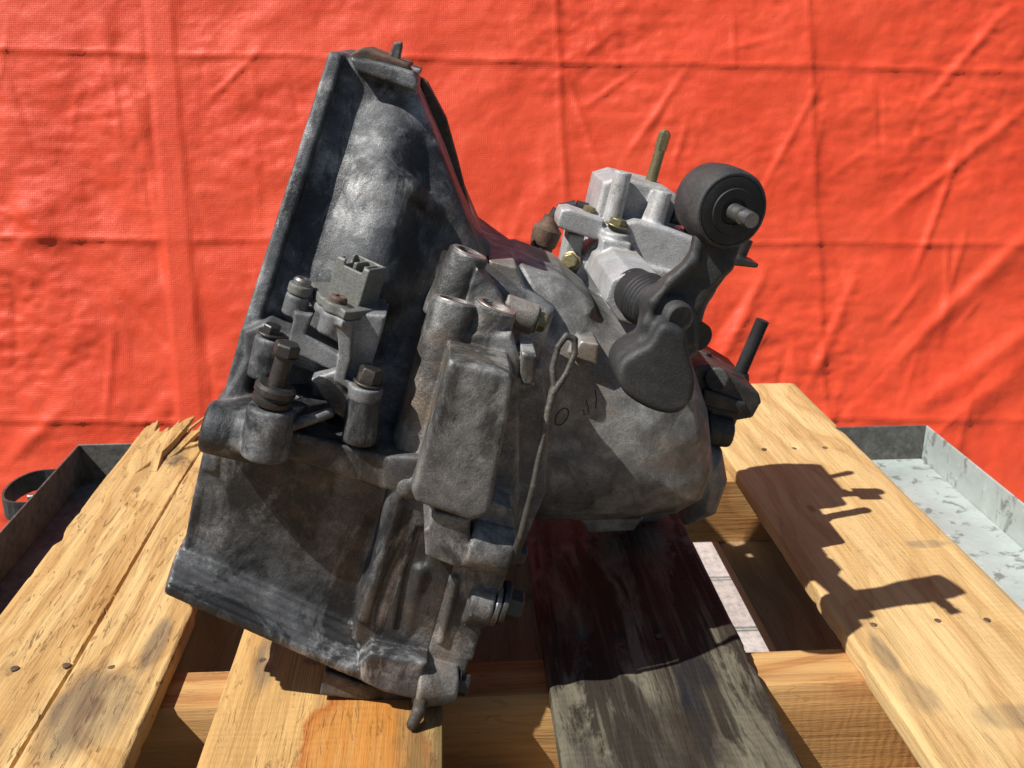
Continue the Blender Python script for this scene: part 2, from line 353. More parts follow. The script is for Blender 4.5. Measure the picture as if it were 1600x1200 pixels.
bm = bmesh.new(); v = [bm.verts.new(p) for p in ((-45, -45, GZ-.012), (45, -45, GZ-.012), (45, 45, GZ-.012), (-45, 45, GZ-.012))]; bm.faces.new(v)
ground = bm_obj('ground', bm, M['sand'], kind='structure')
bm = bmesh.new(); bxm(bm, (0, 0, 0), (.104, .104, .02)); bmesh.ops.bevel(bm, geom=bm.edges[:], offset=.005, segments=2, affect='EDGES')
pme = bpy.data.meshes.new('paver'); bm.to_mesh(pme); bm.free(); pme.materials.append(M['paver'])
for i in range(-2, 7):
    for j in range(-3, 2):
        o = link('paver', pme, parent=ground); o.location = (.555+i*.215, 2.197+j*.215, GZ-.02+random.uniform(-.001, .001))

# ================================================================ tarp
LEAN = math.radians(16); TY = 2.304
tn = np.array([0, -math.cos(LEAN), math.sin(LEAN)]); tt = np.array([0, math.sin(LEAN), math.cos(LEAN)]); t0 = np.array([0, TY, GZ+.004])
def on_tarp(x, y):
    d = ray(x, y); q = ((t0-_C)@tn)/(d@tn); p = _C+d*q; return p[0], (p-t0)@tt
sx = np.arange(-2.5, 2.9, .0076); st = np.arange(0, 2.05, .0072); S, T = np.meshgrid(sx, st, indexing='ij')
Hh = .009*fbm(S*2.3, T*1.8, 11, 2)+.0085*fbm(S*7+.6*fbm(S*3, T*3, 17, 2), T*8.5, 21, 5, .5)
Hh += .0034*fbm(S*26+fbm(S*9, T*9, 23, 2), T*40, 27, 4, .62)*np.clip(.55+1.8*fbm(S*3, T*4, 29, 2), .1, 1.5)+.0022*fbm(S*16, T*60, 37, 3, .6)*np.clip(.3+2*fbm(S*2.4, T*3, 39, 2), 0, 1.3)          # crackled film
def seg(ax_, ay, bx, by, w, h, one=0.):
    """a fold from pixel a to pixel b; one: steeper on one side"""
    global Hh
    a = np.array(on_tarp(ax_, ay)); b = np.array(on_tarp(bx, by)); e = b-a; L = np.linalg.norm(e); e /= L
    x = S-a[0]; y = T-a[1]; t = x*e[0]+y*e[1]; d = -x*e[1]+y*e[0]+.012*vnoise(t*6, t*0, 61)
    fade = np.clip(np.minimum(t, L-t)/(.4*L)+.02, 0, 1); fade = fade*fade*(3-2*fade)
    ww = np.where(d > 0, w*(1+one), w*(1-one)); Hh += h*fade*np.exp(-(d/ww)**2)
def crease(ax_, ay, bx, by, w, h, tilt=0.):
    """the sharp lines of the folded packet"""
    global Hh
    a = np.array(on_tarp(ax_, ay)); b = np.array(on_tarp(bx, by)); e = (b-a)/np.linalg.norm(b-a)
    x = S-a[0]; y = T-a[1]; t = x*e[0]+y*e[1]; d = -x*e[1]+y*e[0]+.006*vnoise(t*9, t*0, 71)
    amp = .75+.8*np.abs(vnoise(t*3.1, t*0+3, 73)); Hh += amp*h*np.exp(-np.abs(d)/w)+tilt*np.tanh(d/.012)*np.exp(-np.abs(d)/.05)
for ya, yb in ((78, 112), (372, 382), (658, 655)): crease(0, ya, 1600, yb, .006, .0058, .0015)
crease(0, -190, 1600, -170, .011, .0075, .004)
crease(868, 0, 905, 660, .007, .005, -.0018); crease(1262, 0, 1290, 660, .009, .0045, -.0022); crease(-120, 0, -80, 660, .012, .007, .004); crease(1690, 0, 1740, 660, .012, .007, .004)
for a in [(-40, 20, 260, 450, .06, -.015, .25), (160, 290, 420, 640, .05, -.011, .2), (20, 320, 330, 660, .05, -.011, .2), (280, 260, 500, 560, .05, -.009, .2), (20, 300, 90, 400, .03, .010, 0),
          (310, 175, 420, 70, .006, .0035, .3), (180, 90, 240, 270, .018, .006, 0), (1090, 80, 960, 270, .008, .0045, .2), (1300, 90, 1160, 350, .006, .0035, 0), (1600, -20, 1400, 210, .010, .0055, .2),
          (1660, 120, 1340, 380, .013, .0065, .2), (1680, 290, 1300, 660, .022, .010, .3), (1700, 450, 1360, 690, .03, .011, .3), (1510, 200, 1410, 470, .008, .006, 0), (1640, 530, 1440, 690, .035, .014, .2),
          (1360, 370, 1230, 680, .014, .006, .2), (1210, 390, 1110, 600, .014, .006, 0), (120, 620, -10, 740, .016, .006, 0), (1540, 720, 1320, 620, .025, .010, 0)]: seg(*a)
wr = np.random.default_rng(19)
for i in range(80):                                               # small pulls, mostly upright, some slanted
    x = wr.uniform(-60, 1660); y = wr.uniform(-40, 640); an = wr.normal(.12, .22) if wr.random() < .7 else wr.normal(.75, .2); L = wr.uniform(70, 230); an = an if x > 500 else -an*.8
    seg(x, y, x-L*math.sin(an), y+L*math.cos(an), wr.uniform(.004, .010), wr.uniform(.0015, .0042)*wr.choice((1, 1, -1)), wr.uniform(-.3, .3))
a = np.array(on_tarp(248, 0)); b = np.array(on_tarp(298, 650)); e = (b-a)/np.linalg.norm(b-a); d = -(S-a[0])*e[1]+(T-a[1])*e[0]      # welded seam band
wsm = np.clip((.034-np.abs(d+.0))/.006, 0, 1); Hh = Hh*(1-.75*np.clip((.05-np.abs(d))/.02, 0, 1))+.0035*wsm
pts = t0+S[..., None]*AX+T[..., None]*tt+Hh[..., None]*tn
k = NT('orange_tarpaulin')
tc = k.mix(k.ramp(k.noise(5, 5, .6), [(.35, 0), (.65, 1)]), (.76, .066, .023), (.82, .086, .032))
weft = k.n('TexWave', wave_type='BANDS', bands_direction='X', _Vector=k.co, _Scale=62., _Distortion=.8, _Detail=1.).outputs['Fac']
warp = k.n('TexWave', wave_type='BANDS', bands_direction='Z', _Vector=k.co, _Scale=62., _Distortion=.8, _Detail=1.).outputs['Fac']
wv = k.math('ADD', weft, warp); crk = k.noise(55, 5, .65, .8)
tm = k.out(tc, k.ramp(crk, [(.3, .42), (.7, .58)]), 0., k.bump(k.math('ADD', k.math('MULTIPLY', wv, .18), k.math('MULTIPLY', crk, .75)), .0017, .85), Specular_IOR_Level=.4)
tr = k.n('BsdfTranslucent', _Color=(.85, .16, .04, 1)); mx = k.n('MixShader', _Fac=.18)
k.t.links.new(k.b.outputs[0], mx.inputs[1]); k.t.links.new(tr.outputs[0], mx.inputs[2]); k.t.links.new(mx.outputs[0], k.t.nodes['Material Output'].inputs['Surface'])
tarp = link('tarp', grid_mesh('tarp', pts), tm, label='orange woven tarpaulin hung as a creased backdrop behind the pallet', cat='tarp')

# ================================================================ metal cart under the pallet
k = NT('painted_sheet_metal')
n1 = k.noise(9, 7, .65, .4); n2 = k.noise(38, 6, .7, .6, k.map((1, 1, .5)))
cc = k.mix(k.ramp(n1, [(.4, 0), (.65, 1)]), (.42, .475, .45), (.33, .37, .35)); cc = k.mix(k.ramp(n2, [(.55, 0), (.62, .75)]), cc, (.12, .115, .1))
cc = k.mix(k.ramp(k.noise(70, 4, .6, 1.), [(.64, 0), (.7, .6)]), cc, (.55, .6, .57))
M['sheet'] = k.out(cc, k.ramp(n2, [(.3, .38), (.7, .6)]), .15, k.bump(n2, .0015))
k = NT('dark_sheet_metal'); n2 = k.noise(40, 6, .7, .6)
M['sheetd'] = k.out(k.mix(k.ramp(n2, [(.4, 0), (.6, 1)]), (.03, .03, .03), (.075, .075, .072)), .55, .3, k.bump(n2, .001))
k = NT('grimy_shaded_sheet_metal'); n2 = k.noise(30, 7, .7, .6); n3 = k.noise(90, 5, .7)  # dirty sheet darkened further: colour carries the shade on left and back sides
M['grimy_shade'] = k.out(k.mix(k.ramp(n3, [(.45, 0), (.7, .5)]), k.mix(k.ramp(n2, [(.35, 0), (.65, 1)]), (.05, .047, .042), (.13, .125, .115)), (.22, .22, .2)), k.ramp(n2, [(.3, .5), (.7, .7)]), .1, k.bump(n2, .0015))
cart = empty('metal_cart', (.09, .88, GZ), label='grey green sheet metal cart with a raised rim under the pallet', cat='cart')
CX0, CX1, CY0, CY1, CT, CF = -.552, .735, .16, 1.445, -.072, -.1275
def plate(name, x0, x1, y0, y1, z0, z1, mat='sheet', parent=cart, bevel=.0012):
    bm = bmesh.new(); o0 = Vector(parent.location) if parent else Vector()
    bxm(bm, Vector(((x0+x1)/2, (y0+y1)/2, (z0+z1)/2))-o0, ((x1-x0)/2, (y1-y0)/2, (z1-z0)/2))
    o = bm_obj(name, bm, M[mat], parent); autosmooth(o, 30, bevel); return o
plate('ledge', CX0, CX0+.16, CY0, CY1, CF-.003, CF, 'grimy_shade'); plate('ledge', CX1-.082, CX1, CY0, CY1, CF-.003, CF)
plate('ledge', CX0+.1605, CX1-.0825, CY1-.14, CY1, CF-.003, CF); plate('ledge', CX0+.1605, CX1-.0825, CY0, CY0+.14, CF-.003, CF)
plate('side_rim', CX0-.003, CX0, CY0, CY1, CF-.003, CT, 'grimy_shade'); plate('side_rim', CX1, CX1+.003, CY0, CY1, CF-.003, CT)
plate('back_rim', CX0-.003, CX1+.003, CY1+.0002, CY1+.0032, CF-.003, CT, 'grimy_shade'); plate('front_rim', CX0-.003, CX1+.003, CY0-.0032, CY0-.0002, CF-.003, CT)
for i, x in enumerate((CX0+.02, CX1-.02)):
    for y in (CY0+.02, CY1-.02): plate('leg', x-.016, x+.016, y-.016, y+.016, GZ-.0005, CF-.0035)
bm = bmesh.new(); pr = []                                          # bent strap on the left side: a handle
for i in range(15):
    t = i/14*math.pi; pr.append((CX0-.0035-.05*math.sin(t)**.6, 1.315+.055*math.cos(t)))
for (x, y), (x2, y2) in zip(pr, pr[1:]):
    for z in (0,):
        d = Vector((x2-x, y2-y, 0)).normalized(); nrm = Vector((-d.y, d.x, 0))*.0015
        vs = [bm.verts.new(Vector(q)-Vector(cart.location)) for q in (Vector((x, y, -.106))+nrm, Vector((x2, y2, -.106))+nrm, Vector((x2, y2, -.078))+nrm, Vector((x, y, -.078))+nrm, Vector((x, y, -.106))-nrm, Vector((x2, y2, -.106))-nrm, Vector((x2, y2, -.078))-nrm, Vector((x, y, -.078))-nrm)]
        for f in ((0,1,2,3),(7,6,5,4),(3,2,6,7),(0,4,5,1)): bm.faces.new([vs[j] for j in f])
handle = bm_obj('handle', bm, M['sheetd'], cart)
bm = bmesh.new(); q = Vector((CX0-.003, 1.325, -.1))-Vector(cart.location); lathe(bm, q, (-1, 0, 0), [(0, .007), (.008, .007), (.008, .004), (.03, .004)], 10); b = bm_obj('bolt', bm, M['steel'], handle); autosmooth(b)

# ================================================================ pallet
PY0, PY1, TH = .28, 1.447, .018
pallet = empty('wooden_pallet', (.053, .86, -.125), label='yellow pine pallet with worn deck boards resting on the metal cart', cat='pallet')
W1 = wood('pine_split', YL, YM, YD, seed=1, fuzz=1.5, knots=[(-.285, .70, .035), (-.37, 1.12, .02)], dirt=.64, stains=[(-.385, .66, .045, .05, (.06, .055, .05), None, .7), (-.29, .70, .04, .07, (.07, .065, .06), None, .65), (-.262, .79, .012, .05, (.08, .07, .065), None, .6), (-.335, .93, .02, .16, (.34, .17, .05), None, .55), (-.36, .73, .03, .06, (.36, .2, .07), None, .5)])
W2 = wood('pine_stained', (.55, .34, .13), YM, YD, seed=2, knots=[(-.11, .56, .03)], dirt=.68, stains=[(-.068, .635, .052, .10, (.44, .17, .028), (.30, .07, .01), .85), (-.16, .76, .014, .05, (.09, .085, .08), None, .55), (-.12, .755, .012, .008, (.08, .085, .09), None, .85), (-.02, .64, .03, .12, (.12, .085, .035), None, .75)])
W3 = wood('pine_oily_shaded', (.17, .155, .112), (.115, .10, .068), (.045, .037, .027), grey=.12, seed=3, dirt=.5, oil=.055, spec=.12, stains=[(.185, .655, .012, .07, (.012, .013, .018), None, .9), (.2, .72, .022, .03, (.016, .016, .018), None, .9), (.16, .63, .05, .06, (.03, .024, .018), None, .8), (.13, .80, .02, .1, (.03, .024, .018), None, .7)])  # oil-soaked pine; base tones also lowered to stand for shade over the board
W4 = wood('pine_clean', (.63, .44, .205), (.52, .32, .125), (.25, .125, .045), seed=4, knots=[(.40, 1.02, .02), (.47, .62, .03)], dirt=.7, fuzz=.5, stains=[(.365, .735, .01, .04, (.06, .065, .06), None, .6), (.43, .645, .035, .02, (.10, .085, .07), None, .45), (.37, .68, .016, .03, (.1, .09, .07), None, .4), (.49, .93, .03, .01, (.14, .12, .09), None, .5)])
WS = wood('stringer_pine', (.52, .31, .12), (.40, .175, .055), (.17, .065, .02), seed=6, dirt=.66, axis='x', fuzz=.6)
WB = wood('bottom_pine', (.44, .31, .16), (.34, .22, .10), (.16, .09, .04), seed=8, dirt=.6, grey=.3)
def board(name, x0, x1, y0, y1, ztop, th, mat, crack=None, ends=None, rough=.0006, seed=0, nx=46, ny=None, holes=()):
    """sawn board: top as a fine sheet with cup, saw marks, cracks, nail dents; real sides and underside"""
    ny = ny or int((y1-y0)/.006); us = np.linspace(0, 1, nx); vs = np.linspace(0, 1, ny); Uu, Vv = np.meshgrid(us, vs, indexing='ij')
    yy = y0+(y1-y0)*Vv; wob0 = .0008*fbm(yy*5, yy*0+.5, 81+seed, 3); wob1 = .0008*fbm(yy*5, yy*0+.5, 91+seed, 3)
    e0 = np.clip(fbm(yy*22, yy*0, 85+seed, 3)-.42, 0, 1)*.02; e1 = np.clip(fbm(yy*22, yy*0, 95+seed, 3)-.42, 0, 1)*.02
    xa = x0+wob0+e0; xb = x1+wob1-e1; xx = xa+(xb-xa)*Uu
    if ends is not None: yy = yy+ends(Uu, Vv)
    zz = ztop+rough*1.6*fbm(xx*30, yy*9, 101+seed, 3)+rough*.9*fbm(xx*160, yy*25, 111+seed, 2)+.0005*np.sin(yy*420+6*fbm(xx*8, yy*4, 5, 2))*np.clip(fbm(xx*6, yy*3, 7, 2)+.2, 0, 1)
    ed = np.minimum(Uu, 1-Uu)*(x1-x0); zz -= .0022*np.exp(-ed/.0016)
    for (hx, hy, hr) in holes:
        rr = np.hypot(xx-hx, (yy-hy)*.7); zz -= .004*np.exp(-(rr/hr)**2)
    if crack is not None:
        cx = crack(yy); zz -= .008*np.exp(-((xx-cx)/.0013)**2)*np.clip(.7+1.2*fbm(yy*9, yy*0, 145, 2), 0, 1); zz += .0016*np.tanh((xx-cx)/.004)*np.exp(-np.abs(xx-cx)/.03)
    top = np.stack([xx, yy, zz], -1); tr_ = []
    sheet = [top[0]+0, top]                                      # build side skirts by adding rows
    lowL = top[:1].copy(); lowL[..., 2] = ztop-th; lowR = top[-1:].copy(); lowR[..., 2] = ztop-th
    midL = top[:1].copy(); midL[..., 2] = ztop-th*.5; midL[..., 0] -= .0008; midR = top[-1:].copy(); midR[..., 2] = ztop-th*.5; midR[..., 0] += .0008
    full = np.concatenate([lowL, midL, top, midR, lowR], 0)
    A = full[:, :1].copy(); A[..., 2] = ztop-th; B = full[:, -1:].copy(); B[..., 2] = ztop-th
    full = np.concatenate([A, full, B], 1)-PL
    me = grid_mesh(name, full); bm = bmesh.new(); bm.from_mesh(me); bm.edges.ensure_lookup_table()
    bmesh.ops.holes_fill(bm, edges=[e for e in bm.edges if e.is_boundary], sides=0); bmesh.ops.recalc_face_normals(bm, faces=bm.faces); bm.to_mesh(me); bm.free()
    me.set_sharp_from_angle(angle=math.radians(42)); return link(name, me, mat, pallet)
def nails(brd, spots, z=0.):
    for (x, y) in spots:
        bm = bmesh.new(); lathe(bm, Vector((x, y, z-.0042))-Vector(PL), (random.uniform(-.15, .15), random.uniform(-.15, .15), 1), [(0, .0032), (.0018, .0036), (.0022, .003)], 12)
        bm_obj('nail', bm, M['rust'], brd)
N1 = [(-.415+.02, .762), (-.33, .762), (-.285, .765)]; N1 = [tuple(onz(x, y, 0)[:2]) for x, y in ((22, 1040), (103, 1035), (174, 1038))]
N2 = [tuple(onz(x, y, 0)[:2]) for x, y in ((410, 1028),)]+[(-.06, .75)]
N3 = [tuple(onz(x, y, 0)[:2]) for x, y in ((912, 1000), (970, 1003), (1030, 990))]
N4 = [tuple(onz(x, y, 0)[:2]) for x, y in ((1365, 972), (1466, 966), (1543, 965))]
F = lambda xs: [(x, 1.2) for x in xs]
def end1(U, V): return np.where(V > .88, (V-.88)/.12*(.085*fbm(U*11, V*0, 131, 4, .7)-.03*np.clip(.5-U, 0, 1)), 0)
h4 = lambda L, r=.006: [(x, y, r) for x, y in L]
_k0, _k1 = onz(300, 725, 0), onz(70, 1110, 0); crk1 = lambda y: _k1[0]+(_k0[0]-_k1[0])*(y-_k1[1])/(_k0[1]-_k1[1])+.0025*fbm(y*7, y*0, 141, 3)
b1 = board('deck_board', -.418, -.243, PY0, 1.315, 0, TH, W1, crk1, end1, .0011, 1, nx=130, holes=h4(N1)+h4(F((-.385, -.29))))
b2 = board('deck_board', -.190, -.013, PY0, PY1, 0, TH, W2, None, None, .0008, 2, holes=h4(N2))
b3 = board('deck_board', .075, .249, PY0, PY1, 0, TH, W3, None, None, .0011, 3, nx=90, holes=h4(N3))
b4 = board('deck_board', .345, .523, PY0, 1.452, 0, TH, W4, None, None, .0007, 4, holes=h4(N4)+h4(F((.4, .44, .48))))
for b, L in ((b1, N1+F((-.385, -.29))), (b2, N2), (b3, N3), (b4, N4+F((.4, .44, .48)))): nails(b, L)
def beam(name, x0, x1, y0, y1, z0, z1, mat, seed):
    nx = 90; per = [(0, 0), (.06, 0), (.5, 0), (.94, 0), (1, .06), (1, .5), (1, .94), (.94, 1), (.5, 1), (.06, 1), (0, .94), (0, .5), (0, .06), (0, 0)]
    g = np.zeros((nx, len(per), 3)); xs = np.linspace(x0, x1, nx)
    for j, (p, q) in enumerate(per): g[:, j] = np.stack([xs, y0+(y1-y0)*p+.0012*fbm(xs*9, xs*0+p*5+q*3, 160+seed, 2), z0+(z1-z0)*q+(.0 if q < 1 else -.0004)*np.ones(nx)], -1)
    g[:, -1] = g[:, 0]; me = grid_mesh(name, g-PL); bm = bmesh.new(); bm.from_mesh(me); bmesh.ops.remove_doubles(bm, verts=bm.verts, dist=1e-6)
    bmesh.ops.holes_fill(bm, edges=[e for e in bm.edges if e.is_boundary], sides=0); bmesh.ops.recalc_face_normals(bm, faces=bm.faces); bm.to_mesh(me); bm.free()
    me.set_sharp_from_angle(angle=math.radians(40)); return link(name, me, mat, pallet)
ZB = -.1072
for i, (ya, yb) in enumerate(((.30, .345), (.72, .776), (1.15, 1.222))): beam('stringer', -.428, .53, ya, yb, ZB, -TH-.0009, WS, i)
for i, (xa, xb) in enumerate(((-.42, -.20), (-.13, .165), (.335, .52))): board('bottom_board', xa, xb, PY0+.01, PY1-.01, ZB-.0006, .0172, WB, None, None, .0006, 20+i, nx=16, ny=80)
for i in range(16):                                                # torn fibres
    u_ = random.random(); x = -.405+.15*u_; y = 1.27+random.uniform(-.01, .03); L_ = random.uniform(.03, .085); bm = bmesh.new()
    a = Vector((x, y, -.003-random.random()*.008)); e = Vector((random.uniform(-.012, .03), L_, random.uniform(-.002, .012))); w = random.uniform(.001, .003); rings = []
    for t, ww in ((0, 1), (.4, .9), (.8, .5), (1, .1)):
        c = a+e*t-Vector(PL)+Vector((0, 0, -.004*t*t)); rings.append([bm.verts.new(c+Vector((ww*w*q, 0, ww*w*.5*r))) for q, r in ((-1, -1), (1, -.8), (.7, 1), (-.8, .9))])
    for p, q in zip(rings, rings[1:]):
        for j in range(4): bm.faces.new((p[j], p[(j+1) % 4], q[(j+1) % 4], q[j]))
    bm.faces.new(rings[0]); bm.faces.new(rings[-1]); bm_obj('splinter', bm, W1, b1)
# splinters torn up at the far end of the split board
for i, (ax_, ay, bx, by, w, z1, z2) in enumerate(((196, 742, 306, 651, .030, -.003, .017), (252, 716, 314, 672, .026, -.003, .006), (236, 738, 268, 676, .012, -.002, .012), (262, 712, 312, 690, .018, -.004, .001), (212, 722, 262, 668, .014, -.003, .006))):
    a = Vector(onz(ax_, ay, z1)); b = Vector(onz(bx, by, z2)); e = b-a; s = Vector((e.y, -e.x, 0)).normalized()
    bm = bmesh.new(); rings = []
    for t, ww, hh in ((0, .9, .6), (.25, 1, 1.), (.5, .95, 1.), (.75, .7, .8), (.92, .35, .5), (1, .1, .15)):
        c = a+e*t+s*.003*math.sin(t*5+i)-Vector(PL); ww *= w*.5; hh *= .003
        rings.append([bm.verts.new(c+s*ww*q+Vector((0, 0, hh*r))) for q, r in ((-1, -1), (1, -1), (.8, 1), (-.85, 1.1))])
    for p, q in zip(rings, rings[1:]):
        for j in range(4): bm.faces.new((p[j], p[(j+1) % 4], q[(j+1) % 4], q[j]))
    bm.faces.new(rings[0]); bm.faces.new(rings[-1]); o = bm_obj('splinter', bm, W1, b1); o.matrix_parent_inverse = Matrix()

# ================================================================ gearbox
gear = empty('gearbox', tuple(GO), (0, ROLL, 0), label='dirty grey cast aluminium car gearbox leaning tilted on the pallet', cat='gearbox')
nrm = lambda v: np.asarray(v, float)/np.linalg.norm(v)
# ---- bell end and differential half: one casting (engine face at along = 0)
Field.KS = .45
f = Field((-.02, -.05, -.075), (.275, .43, .455), .0013)
out_vu = [(.125, .425), (.27, .425), (.37, .33), (.395, .17), (.33, .03), (.12, .03), (.03, .09), (.04, .2), (.095, .345)]
prof_au = [(.0, .02)]+[tuple(P(x, y, .2)[[0, 2]]) for x, y in ((546, 84), (628, 96), (648, 112), (688, 205), (722, 295), (756, 376))]+[(.23, .27), (.23, .02)]
prof_au[1] = (0., prof_au[1][1])
def bell(grow, a1, taper, k_=.02):
    def fn(X, Y, Z):
        s = 1-taper*np.clip(X, 0, .3); Yw = .215+(Y-.215)/s
        q = poly2(Yw+0*Z, Z+0*Yw, out_vu)*s-grow; w = poly2(X+0*Z, Z+0*X, prof_au)-min(grow, 0)*.15; e = np.maximum(X-a1, -X)
        m = -smin(-q, -w, k_); return -smin(-m, -e, .004)
    return fn, np.array([-.002, -.02, -.02]), np.array([a1, .43, .44])
f.add(bell(-.008, .24, 1.05, .010), 0)
f.add(bell(.002, .0125, 0., .003), .002)                                  # engine flange
f.add(pv([(548, 90), (600, 98), (646, 112), (654, 128), (650, 142), (632, 136), (560, 112)], .118, .112, .2, .004), .010)      # thick lip at the top
f.chain([(P(607, 214, .126), .023), (P(592, 300, .113), .028), (P(568, 430, .099), .040)], .028)          # half column on the bell
f.chain([(P(566, 252, .102), .002), (P(600, 268, .092), .0045), (P(645, 296, .096), .006), (P(700, 348, .118), .007), (P(752, 386, .142), .008)], .016)
f.add(ell((.13, .165, .165), (.10, .105, .105)), .03)                 # dome over the differential
f.chain([(P(650, 455, .165), .05), (P(622, 520, .13), .048), (P(606, 600, .092), .040), (P(592, 685, .055), .028)], .025)
# front block: recessed panel, ledge over it, flared lower edge
f.add(pv([(318, 700), (300, 780), (286, 858), (275, 890), (400, 955), (640, 1050), (668, 960), (690, 860), (660, 740), (600, 735), (440, 695)], .030, .030, .22, .004), .004)
f.add(pv([(322, 650), (316, 700), (440, 716), (598, 766), (655, 775), (668, 715), (600, 712), (450, 672), (385, 640)], .0, .0, .2, .006), .006)
edge = [(257, 924), (330, 957), (400, 988), (530, 1046), (600, 1074), (640, 1087)]
for up_, v_, k_, x0 in ((66, .022, .008, 276), (50, .014, .010, 272), (36, .006, .010, 269), (24, -.002, .010, 266), (15, -.008, .008, 264)):
    f.add(pv(edge+[(652, 1078-up_)]+[(x+up_*.2, y-up_) for x, y in edge[::-1][1:-1]]+[(x0, 924-up_*.9)], -.004 if up_ < 20 else v_, v_, .14, .004), k_)
f.add(pv([(580, 1012), (668, 1030), (652, 1088), (600, 1076), (566, 1060), (560, 1030)], -.008, -.014, .06, .006), .008)
f.add(pv([(640, 730), (690, 740), (770, 770), (740, 900), (700, 1070), (600, 1040), (548, 1000), (560, 930), (588, 840), (606, 768)], .004, .004, .15, .008), .006)    # raised right half
f.chain([(P(622, 770, .008), .008), (P(600, 860, .006), .007), (P(572, 960, .006), .007)], .006)
f.sub(pv([(652, 830), (676, 840), (655, 930), (630, 1000), (618, 990), (634, 900)], -.002, -.02, .006, .001), .004)
f.chain([(P(658, 890, .007), .006), (P(632, 990, .009), .003)], .008)
# bosses on the left edge
f.add(cyl(P(319, 664, .008), P(430, 690, .008), .0195, .0195, .005), .006)
f.add(cyl(P(414, 712, -.008), P(424, 634, -.008), .0178, .0165, .003), .004)
f.add(cyl(P(391, 530, .06), P(450, 545, .06), .019, .019, .004), .006)
f.add(pv([(338, 640), (372, 585), (384, 560), (384, 515), (420, 500), (520, 560), (520, 650), (450, 680), (340, 690)], .035, .03, .14, .005), .006)
f.add(pv([(430, 480), (540, 505), (540, 640), (440, 640)], .07, .085, .16, .008), .016)
f.sub(box(P(440, 600, .03), (.022, .02, .014), .004), .006)
f.add(cyl(P(408, 590, .02), P(422, 527, .022), .0105, .0105, .002), .003)       # slim post
f.add(cyl(P(560, 690, .006), P(572, 612, .006), .0125, .0118, .002), .004)       # sensor clamp boss
f.add(pv([(486, 590), (530, 575), (560, 640), (556, 668), (520, 640)], .012, .008, .05, .004), .004)
# parting face toward the gear case
f.sub(pv([(647, 1100), (665, 1040), (705, 905), (745, 770), (765, 700), (1200, 700), (1200, 1200), (642, 1200)], .0, -.06, .09, .0005), 0)
oc = np.array((.21, .21)); f.sub(prism(0, [tuple(oc+(np.array(q)-oc)*.84) for q in out_vu], -.02, .045, .01), .003)       # open mouth of the bell
clutch = f.obj('clutch_housing', M['case'], gear)

# ---- gear case: front flange, mount posts, ribbed box, long body
f = Field((.08, -.05, -.075), (.50, .36, .34), .0013)
f.add(pv([(642.5, 1088), (660.5, 1040), (700.5, 905), (741, 772), (800, 800), (812, 850), (792, 905), (770, 960), (745, 1000), (735, 1030), (726, 1060), (715, 1084)], .0, .004, .16, .003), 0)
f.add(cyl(P(648, 1064, .0), P(712, 1066, .004), .021, .016, .003), .004)
f.add(pv([(655, 620), (668, 700), (680, 800), (800, 860), (812, 780), (812, 640), (812, 560), (800, 520), (720, 520)], .03, .03, .26, .008), .008)
f.add(pv([(702, 556), (796, 578), (803, 590), (764, 796), (735, 806), (650, 777), (643, 760)], -.012, -.022, .08, .008), .004)    # ribbed box
f.add(pv([(660, 790), (735, 806), (733, 878), (718, 884), (665, 862)], -.008, -.014, .06, .004), .003)
f.sub(box(P(650, 806, -.014), (.011, .014, .008), .002), .003)
f.add(cyl(P(730, 846, .002), P(797, 862, .002), .0195, .0185, .003), .004)
f.add(cyl(P(730, 935, .012), P(768, 943, .012), .019, .019, .003), .006)
f.add(pv([(700, 985), (752, 985), (738, 1030), (715, 1028)], .006, .004, .05, .002), .003)
f.chain([(P(712, 905, .003), .004), (P(690, 1000, .004), .003)], .008)
tops = []
for (px_, py_, v_, bx_, by_, bv_, r_, r2_) in ((734, 394, .085, 705, 500, .085, .0156, .0175), (711, 469, .045, 655, 690, .03, .0178, .0205), (775, 478, .048, 745, 600, .048, .0172, .018)):
    t = P(px_, py_, v_); b = P(bx_, by_, bv_); b = np.array([t[0]-(t[2]-b[2])*.08, b[1], b[2]]) if py_ != 469 else b
    f.add(cyl(b, t, r2_, r_, .0012), .004); tops.append((t, nrm(t-b), r_)); f.sub(cyl(t-nrm(t-b)*.03, t+nrm(t-b)*.01, r_*.6, r_*.6, .0005), .0)
f.chain([(P(655, 690, .03), .0195), (P(636, 752, .012), .014)], .008)
f.add(pv([(744, 412), (776, 452), (792, 480), (720, 490)], .08, .068, .11, .002), .003)
f.add(pv([(735, 486), (796, 490), (800, 575), (730, 566)], .05, .042, .1, .005), .005)
f.add(pv([(764, 405), (806, 415), (830, 470), (835, 530), (770, 510)], .12, .115, .2, .003), .004)
f.add(cyl(P(785, 482, .085), P(836, 500, .085), .0125, .0125, .0015), .003)
f.add(pv([(800, 560), (845, 566), (856, 640), (850, 760), (812, 850), (790, 800)], .10, .085, .2, .004), .004)
f.add(pv([(815, 548), (838, 552), (834, 600), (815, 600)], .02, .015, .06, .003), .003)
